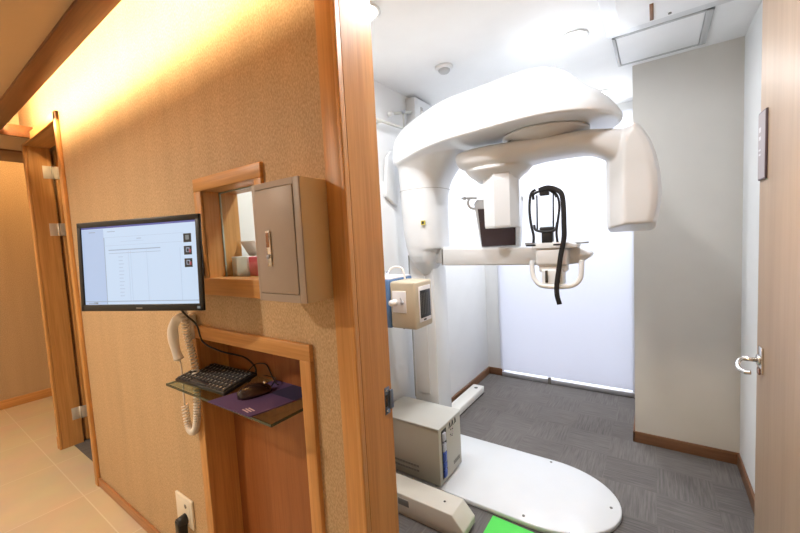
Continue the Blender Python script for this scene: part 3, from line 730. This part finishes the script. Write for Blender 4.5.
m.rings([sens(z, a, b) for z, a, b in sr]+[sens(1.418, 0.0, -.184, .035)], 'machine_cream', smooth=False)
ca = m.build('rotating_arm', XM); remesh(ca, .006, 3)
m = MB(); m.lathe([(.132, 0), (.1325, -.004), (.0, -.004)], (-.50, 1.95, 1.868), 'machine_seam', n=48); m.build('seam_line', XM)
# tube head: six-sided column
m = MB()
def hexa(z, s=1.0, ex=0):
    P = [(-.755, 1.955), (-.738, 1.855), (-.668, 1.815), (-.600, 1.845), (-.585, 1.95), (-.60, 2.04), (-.74, 2.04)]
    c = Vector((-.67, 1.93)); return [(c.x+(p[0]-c.x)*s, c.y+(p[1]-c.y)*s, z) for p in P]
m.rings([hexa(1.438, .97), hexa(1.448), hexa(1.68, 1.03), hexa(1.72, 1.0)], 'machine_white', smooth=False); m.build('tube_head', XM)
# patient mirror behind, the dark corridor's reflection put into its colour
m = MB(); m.prism([(-.925, 1.60), (-.905, 1.625), (-.655, 1.61), (-.635, 1.59), (-.655, 1.325), (-.885, 1.32)], 1, 2.15, 2.21, 'machine_white', .008); mh = m.build('rear_housing', XM)
m = MB(); m.prism([(-.895, 1.565), (-.665, 1.56), (-.672, 1.337), (-.878, 1.335)], 1, 2.144, 2.152, 'mirror_dark_reflection'); m.build('mirror_panel', XM)
m = MB(); m.cyl((-1.01, 2.17, 1.645), (-.91, 2.17, 1.635), .008, 'machine_cream', n=12); m.cyl((-1.0, 2.17, 1.643), (-.985, 2.17, 1.643), .013, 'chrome', n=12)
m.tube(smooth_curve([(-.955, 2.165, 1.64), (-.965, 2.16, 1.61), (-.95, 2.16, 1.58), (-.92, 2.16, 1.57)]), .008, 'machine_cream'); m.build('mirror_rod', XM)
m = MB(); m.cyl((-.66, 2.14, 1.60), (-.62, 2.14, 1.60), .016, 'machine_white', n=16); m.build('side_knob', XM)
# patient arm
m = MB()
m.prism([(-1.045, 1.337), (-.36, 1.325), (-.30, 1.318), (-.255, 1.292), (-.255, 1.275), (-.30, 1.245), (-.36, 1.236), (-1.048, 1.236)], 1, 1.945, 2.065, 'machine_cream', .007)
m.build('patient_arm', XM)
m = MB(); m.box((-1.12, 1.99, 1.245), (-1.045, 2.08, 1.345), 'machine_cream', .006); m.box((-1.052, 1.94, 1.238), (-1.050, 2.065, 1.335), 'machine_seam'); m.build('arm_bracket', XM)
m = MB()
m.prism([(-.505, 1.335), (-.485, 1.352), (-.44, 1.356), (-.34, 1.352), (-.30, 1.340), (-.30, 1.322), (-.505, 1.320)], 1, 1.87, 1.99, 'machine_cream', .006)
m.build('chin_rest_plate', XM)
m = MB(); m.box((-.492, 1.875, 1.235), (-.345, 1.96, 1.325), 'machine_cream', .016, 3); m.box((-.480, 1.885, 1.205), (-.350, 1.955, 1.245), 'machine_cream', .012, 3); m.build('chin_rest_housing', XM)
m = MB(); m.box((-.465, 1.88, 1.145), (-.365, 1.95, 1.22), 'machine_white', .008, 3); hb = m.build('lower_housing', XM)
for x in (-.440, -.385):
    m = MB(); m.box((x-.006, 1.872, 1.155), (x+.006, 1.884, 1.215), 'slot_dark', .002); m.build('slot', hb)
m = MB(); m.tube(smooth_curve([(-.515, 1.91, 1.26), (-.515, 1.90, 1.225), (-.505, 1.89, 1.18), (-.475, 1.88, 1.145), (-.43, 1.875, 1.137), (-.36, 1.875, 1.138), (-.315, 1.88, 1.15), (-.292, 1.89, 1.18), (-.288, 1.90, 1.225), (-.288, 1.91, 1.26)]), .012, 'machine_cream', n=14); m.build('hand_grip', XM)
for x0, x1 in ((-.535, -.485), (-.405, -.365)):
    m = MB(); m.box((x0, 1.868, 1.336), (x1, 1.90, 1.345), 'black_plastic', .003); m.build('temple_pad', XM)
m = MB(); m.cyl((-.33, 1.90, 1.343), (-.255, 1.90, 1.345), .004, 'machine_seam', n=10); m.build('adjusting_rod', XM); m = MB(); m.cyl((-.56, 1.95, 1.348), (-.50, 1.95, 1.346), .005, 'machine_seam', n=10); m.build('adjusting_rod', XM)
m = MB(); m.box((-.458, 1.87, 1.348), (-.408, 1.91, 1.412), 'black_plastic', .004); m.box((-.468, 1.872, 1.40), (-.400, 1.905, 1.428), 'black_plastic', .006); m.build('chin_block', XM)
m = MB(); m.prism([(-.462, 1.428), (-.405, 1.428), (-.410, 1.462), (-.42, 1.468), (-.45, 1.468), (-.458, 1.462)], 1, 1.878, 1.884, 'clear_glass'); m.build('bite_guard', XM)
# head holder
for x, x2 in ((-.478, -.480), (-.402, -.405)):
    m = MB(); m.cyl((x, 1.885, 1.585), (x2, 1.885, 1.41), .004, 'black_plastic', n=10); m.build('support_post', XM)
m = MB(); m.tube(smooth_curve([(-.495, 1.885, 1.565), (-.492, 1.88, 1.59), (-.46, 1.876, 1.602), (-.42, 1.876, 1.602), (-.395, 1.88, 1.588), (-.388, 1.885, 1.565)]), .0065, 'black_plastic', n=10)
m.box((-.462, 1.862, 1.578), (-.418, 1.89, 1.600), 'black_plastic', .005); m.cyl((-.44, 1.876, 1.60), (-.44, 1.876, 1.622), .005, 'black_plastic', n=10)
m.build('head_support', XM); m = MB()
m.tube(smooth_curve([(-.495, 1.885, 1.44), (-.485, 1.878, 1.415), (-.45, 1.872, 1.405), (-.41, 1.872, 1.405), (-.392, 1.878, 1.418), (-.388, 1.885, 1.445)]), .006, 'black_plastic', n=10)
m.build('chin_support', XM)
def strap(pts, r, name='strap'):
    m = MB(); m.tube(smooth_curve(pts, 6), r, 'black_fabric', n=12, flat=.28, up=(0, 1, 0)); return m.build(name, XM)
strap([(-.480, 1.872, 1.612), (-.503, 1.870, 1.59), (-.511, 1.87, 1.52), (-.506, 1.87, 1.45), (-.495, 1.87, 1.39), (-.496, 1.87, 1.352)], .0065)
strap([(-.41, 1.872, 1.595), (-.382, 1.87, 1.572), (-.373, 1.87, 1.52), (-.380, 1.87, 1.46), (-.388, 1.87, 1.40), (-.385, 1.87, 1.352)], .0055)
strap([(-.462, 1.860, 1.604), (-.445, 1.858, 1.609), (-.42, 1.858, 1.612), (-.385, 1.858, 1.600), (-.36, 1.858, 1.575), (-.353, 1.858, 1.52), (-.352, 1.857, 1.44), (-.353, 1.855, 1.37), (-.368, 1.852, 1.29), (-.378, 1.85, 1.22), (-.388, 1.85, 1.15), (-.388, 1.85, 1.10), (-.378, 1.852, 1.055)], .0115)

# ------------------------------------------------------------------ generator cabinet beside column
gx0, gx1, gy0, gy1, gz0, gz1 = -1.378, -.968, 1.662, 1.928, .045, .368
t = thing('generator_cabinet', 'grey beige metal generator cabinet with blue sockets standing on the white base plate', 'cabinet', ((gx0+gx1)/2, (gy0+gy1)/2, .026))
m = MB(); m.box((gx0, gy0, gz0), (gx1, gy1, gz1-.004), 'cabinet_beige', .004); m.build('cabinet_body', t)
m = MB(); m.box((gx0-.002, gy0-.004, gz1-.006), (gx1+.004, gy1+.004, gz1+.004), 'cabinet_light', .003); m.build('top_cover', t)
for x in (gx0+.03, gx1-.05):
    m = MB(); m.box((x, gy0+.02, .026), (x+.03, gy1-.02, gz0+.002), 'vent_grey', .003); m.build('foot', t)
m = MB()
for z in (.085, .112):
    for i in range(14): m.box((gx0+.01+i*.019, gy0-.0012, z), (gx0+.0275+i*.019, gy0+.002, z+.013), 'vent_grey')
m.build('vent_slots', t)
m = MB(); fx = gx1
m.box((fx-.002, gy0+.030, .070), (fx+.0015, gy0+.085, .345), 'slot_dark'); sp = m.build('socket_strip', t)
for z, h, k in ((.285, .045, 'socket_grey'), (.225, .045, 'socket_grey'), (.165, .055, 'blue_socket'), (.125, .035, 'blue_socket'), (.078, .042, 'blue_socket')):
    m = MB(); m.box((fx, gy0+.036, z), (fx+.012, gy0+.066, z+h), k, .003); m.box((fx+.010, gy0+.042, z+.008), (fx+.014, gy0+.060, z+h-.008), k, .002); m.build('connector', sp)
m = MB()
for i in range(6): m.box((fx-.001, gy0+.165+i*.013, .085), (fx+.0012, gy0+.172+i*.013, .108), 'vent_grey')
m.build('side_vent', t)
m = MB()
for i in range(3):                                     # three dark letter-like marks with a ring of dots below
    y = gy0+.118+i*.034; z = .335
    m.prism([(y, z-.014), (y+.005, z-.014), (y+.011, z+.012), (y+.017, z-.014), (y+.022, z-.014), (y+.014, z+.018), (y+.008, z+.018)], 0, fx+.0005, fx+.0022, 'label_black')
for i in range(9):
    a = 2*PI*i/9; y, z = gy0+.150+.018*cos(a), .288+.022*sin(a)
    m.box((fx+.0005, y-.003, z-.003), (fx+.0022, y+.003, z+.003), 'label_black' if i % 2 else 'pale_print')
m.build('front_marking', t)
# near foot beam
t = thing('floor_beam', 'long cream floor beam with sloping end in front of the cabinet', 'machine foot', (-1.0, 1.50, 0))
m = MB(); m.prism([(-1.36, .02), (-1.36, .118), (-.780, .118), (-.722, .055), (-.722, .02)], 1, 1.425, 1.555, 'foot_cream', .005); m.prism([(-1.36, 1.435), (-.735, 1.435), (-.735, 1.545), (-1.36, 1.545)], 2, 0, .021, 'foot_cream'); m.build('foot_cover', t)
m = MB(); m.box((-1.085, 1.422, .062), (-1.02, 1.4265, .095), 'vent_grey', .001); m.build('grille', t)
m = MB(); m.cyl((-.85, 1.49, .117), (-.85, 1.49, .1195), .006, 'slot_dark', n=12); m.build('screw', t)
t = thing('floor_beam', 'slim white floor beam with a dark hole lying along the left wall', 'machine foot', (-1.3, 2.7, 0))
m = MB(); m.box((-1.362, 2.22, .012), (-1.258, 3.01, .07), 'foot_white', .008); m.box((-1.355, 2.23, 0), (-1.265, 3.0, .014), 'slot_dark'); m.build('foot_cover', t)
m = MB(); m.cyl((-1.305, 2.935, .069), (-1.305, 2.935, .0715), .016, 'slot_dark', n=16); m.build('bolt_hole', t)
# green mat
m = MB(); m.prism([(-.672, 1.40), (-.30, 1.38), (-.30, 1.645), (-.672, 1.655)], 2, .001, .008, 'green_mat', .002)
tag(m.build('floor_mat'), 'bright green mat on the carpet against the white base plate', 'mat')
# control box with knob and meter
t = thing('exposure_control_box', 'small beige control box with a round knob and dark panel left of the column', 'control box', (-1.115, 1.60, .945))
bx0, bx1, by0, by1, bz0, bz1 = -1.122, -.968, 1.50, 1.665, .952, 1.192
m = MB(); m.box((bx0, by0, bz0), (bx1, by1, bz1), 'control_beige', .012, 3); m.box((-1.1255, 1.58, 1.0), (-1.11, 1.64, 1.12), 'control_beige', .002); m.build('case', t)
m = MB(); m.box((-1.105, by0-.004, 1.035), (-1.022, by0+.001, 1.145), 'control_label', .001); m.build('label_plate', t)
m = MB(); m.cyl((-1.088, by0-.003, 1.088), (-1.088, by0-.040, 1.088), .0165, 'paper_white', .0155, n=24); m.build('knob', t)
m = MB(); m.cyl((-1.045, by0-.003, 1.088), (-1.045, by0-.010, 1.088), .010, 'socket_grey', n=16); m.cyl((-1.045, by0-.009, 1.100), (-1.045, by0-.018, 1.115), .003, 'steel', n=10); m.build('switch', t)
m = MB(); m.box((bx1-.001, by0+.03, .985), (bx1+.004, by1-.022, 1.165), 'control_label', .001); m.box((bx1+.003, by0+.038, 1.005), (bx1+.0065, by1-.03, 1.145), 'black_plastic', .001)
for i in range(5): m.box((bx1+.006, by0+.046+i*.016, 1.02), (bx1+.007, by0+.048+i*.016, 1.13), 'vent_grey')
m.box((bx1+.0035, by0+.066, .990), (bx1+.005, by0+.090, .998), 'slot_dark'); m.build('meter_panel', t)
m = MB(); m.cyl((-1.07, 1.54, .953), (-1.07, 1.54, .943), .006, 'slot_dark', n=10); m.build('rubber_foot', t)
t = thing('blue_device', 'dark blue metal device case behind the beige control box', 'device', (-1.25, 1.60, .93))
m = MB(); m.box((-1.30, 1.505, .948), (-1.126, 1.72, 1.20), 'blue_case', .006); m.build('case', t)
m = MB(); m.box((-1.296, 1.515, 1.199), (-1.13, 1.715, 1.208), 'control_label', .003); m.box((-1.404, 1.58, .98), (-1.298, 1.66, 1.16), 'steel', .003); m.build('mounting_plate', t)
m = MB()
for i, (x, y) in enumerate(((-1.24, 1.54), (-1.20, 1.60), (-1.165, 1.55), (-1.26, 1.64))): m.cyl((x, y, 1.207), (x, y, 1.228+.006*(i % 2)), .009, ('slot_dark', 'blue_case', 'paper_white', 'chrome')[i], n=12)
m.build('plug', t)
m = MB(); m.tube(smooth_curve([(-1.165, 1.55, 1.225), (-1.155, 1.56, 1.25), (-1.125, 1.57, 1.262), (-1.09, 1.58, 1.25), (-1.08, 1.585, 1.195)]), .005, 'paper_white', n=10); m.build('cable', t)
# wall box and bracket at upper left
t = thing('wall_speaker', 'white box with an oval slot high on the left wall behind the machine', 'wall box', (-1.38, 2.4, 2.19))
m = MB(); m.box((RX0, 2.20, 2.185), (-1.345, 2.46, 2.372), 'machine_white', .006); m.build('case', t)
m = MB(); m.cyl((-1.346, 2.29, 2.24), (-1.342, 2.29, 2.24), .018, 'machine_seam', n=16); m.box((-1.346, 2.275, 2.24), (-1.342, 2.305, 2.32), 'machine_seam', .001); m.cyl((-1.344, 2.29, 2.28), (-1.340, 2.29, 2.28), .016, 'paper_white', n=16); m.build('slot', t)
t = thing('wall_rail', 'thin white metal bracket rail high on the left wall', 'bracket', (-1.38, 2.0, 2.14))
m = MB(); m.cyl((-1.37, 1.80, 2.13), (-1.37, 2.19, 2.14), .009, 'cabinet_light', n=12); m.cyl((-1.37, 1.95, 2.20), (-1.37, 2.19, 2.27), .009, 'cabinet_light', n=12); m.build('rail', t)
m = MB(); m.cyl((-1.37, 2.09, 2.14), (-1.37, 2.09, 2.24), .005, 'cabinet_light', n=10); m.cyl((-1.40+.008, 1.95, 2.20), (-1.36, 1.95, 2.20), .016, 'machine_cream', n=14); m.cyl((-1.418, 1.85, 2.131), (-1.36, 1.85, 2.131), .007, 'cabinet_light', n=10); m.cyl((-1.37, 2.07, 2.237), (-1.345, 2.07, 2.237), .010, 'steel', n=12)
m.build('mount', t)
m = MB(); m.prism([(1.87, 1.68), (1.99, 1.62), (2.0, 1.94), (1.955, 1.98), (1.90, 1.92)], 0, RX0+.012, RX0+.035, 'machine_white', .005)
tag(m.build('wall_cover'), 'flat white angular cover on the left wall beside the machine carriage', 'cover')

# ------------------------------------------------------------------ camera
cam = bpy.data.cameras.new('camera'); co = bpy.data.objects.new('camera', cam); C.objects.link(co)
f, yaw, pit, rol = 367.375, R(34.96146), R(4.0612), R(-3.0476)
cam.sensor_width = 36; cam.lens = f/800*36; cam.clip_start = .02
fw = Vector((-sin(yaw)*cos(pit), cos(yaw)*cos(pit), -sin(pit))); r = Vector((cos(yaw), sin(yaw), 0)); u = r.cross(fw)
r2 = cos(rol)*r+sin(rol)*u; u2 = -sin(rol)*r+cos(rol)*u
M3 = Matrix((r2, u2, -fw)).transposed()
co.matrix_world = Matrix.Translation((0, 0, 1.4)) @ M3.to_4x4()
S.camera = co

# ------------------------------------------------------------------ world and view
w = bpy.data.worlds.new('world'); S.world = w; w.use_nodes = True
w.node_tree.nodes['Background'].inputs[0].default_value = (.88, .92, 1, 1); w.node_tree.nodes['Background'].inputs[1].default_value = 3.2
S.view_settings.view_transform = 'Standard'; S.view_settings.look = 'None'; S.view_settings.gamma = 1
S.view_settings.exposure = 0.0
S.view_settings.use_curve_mapping = False
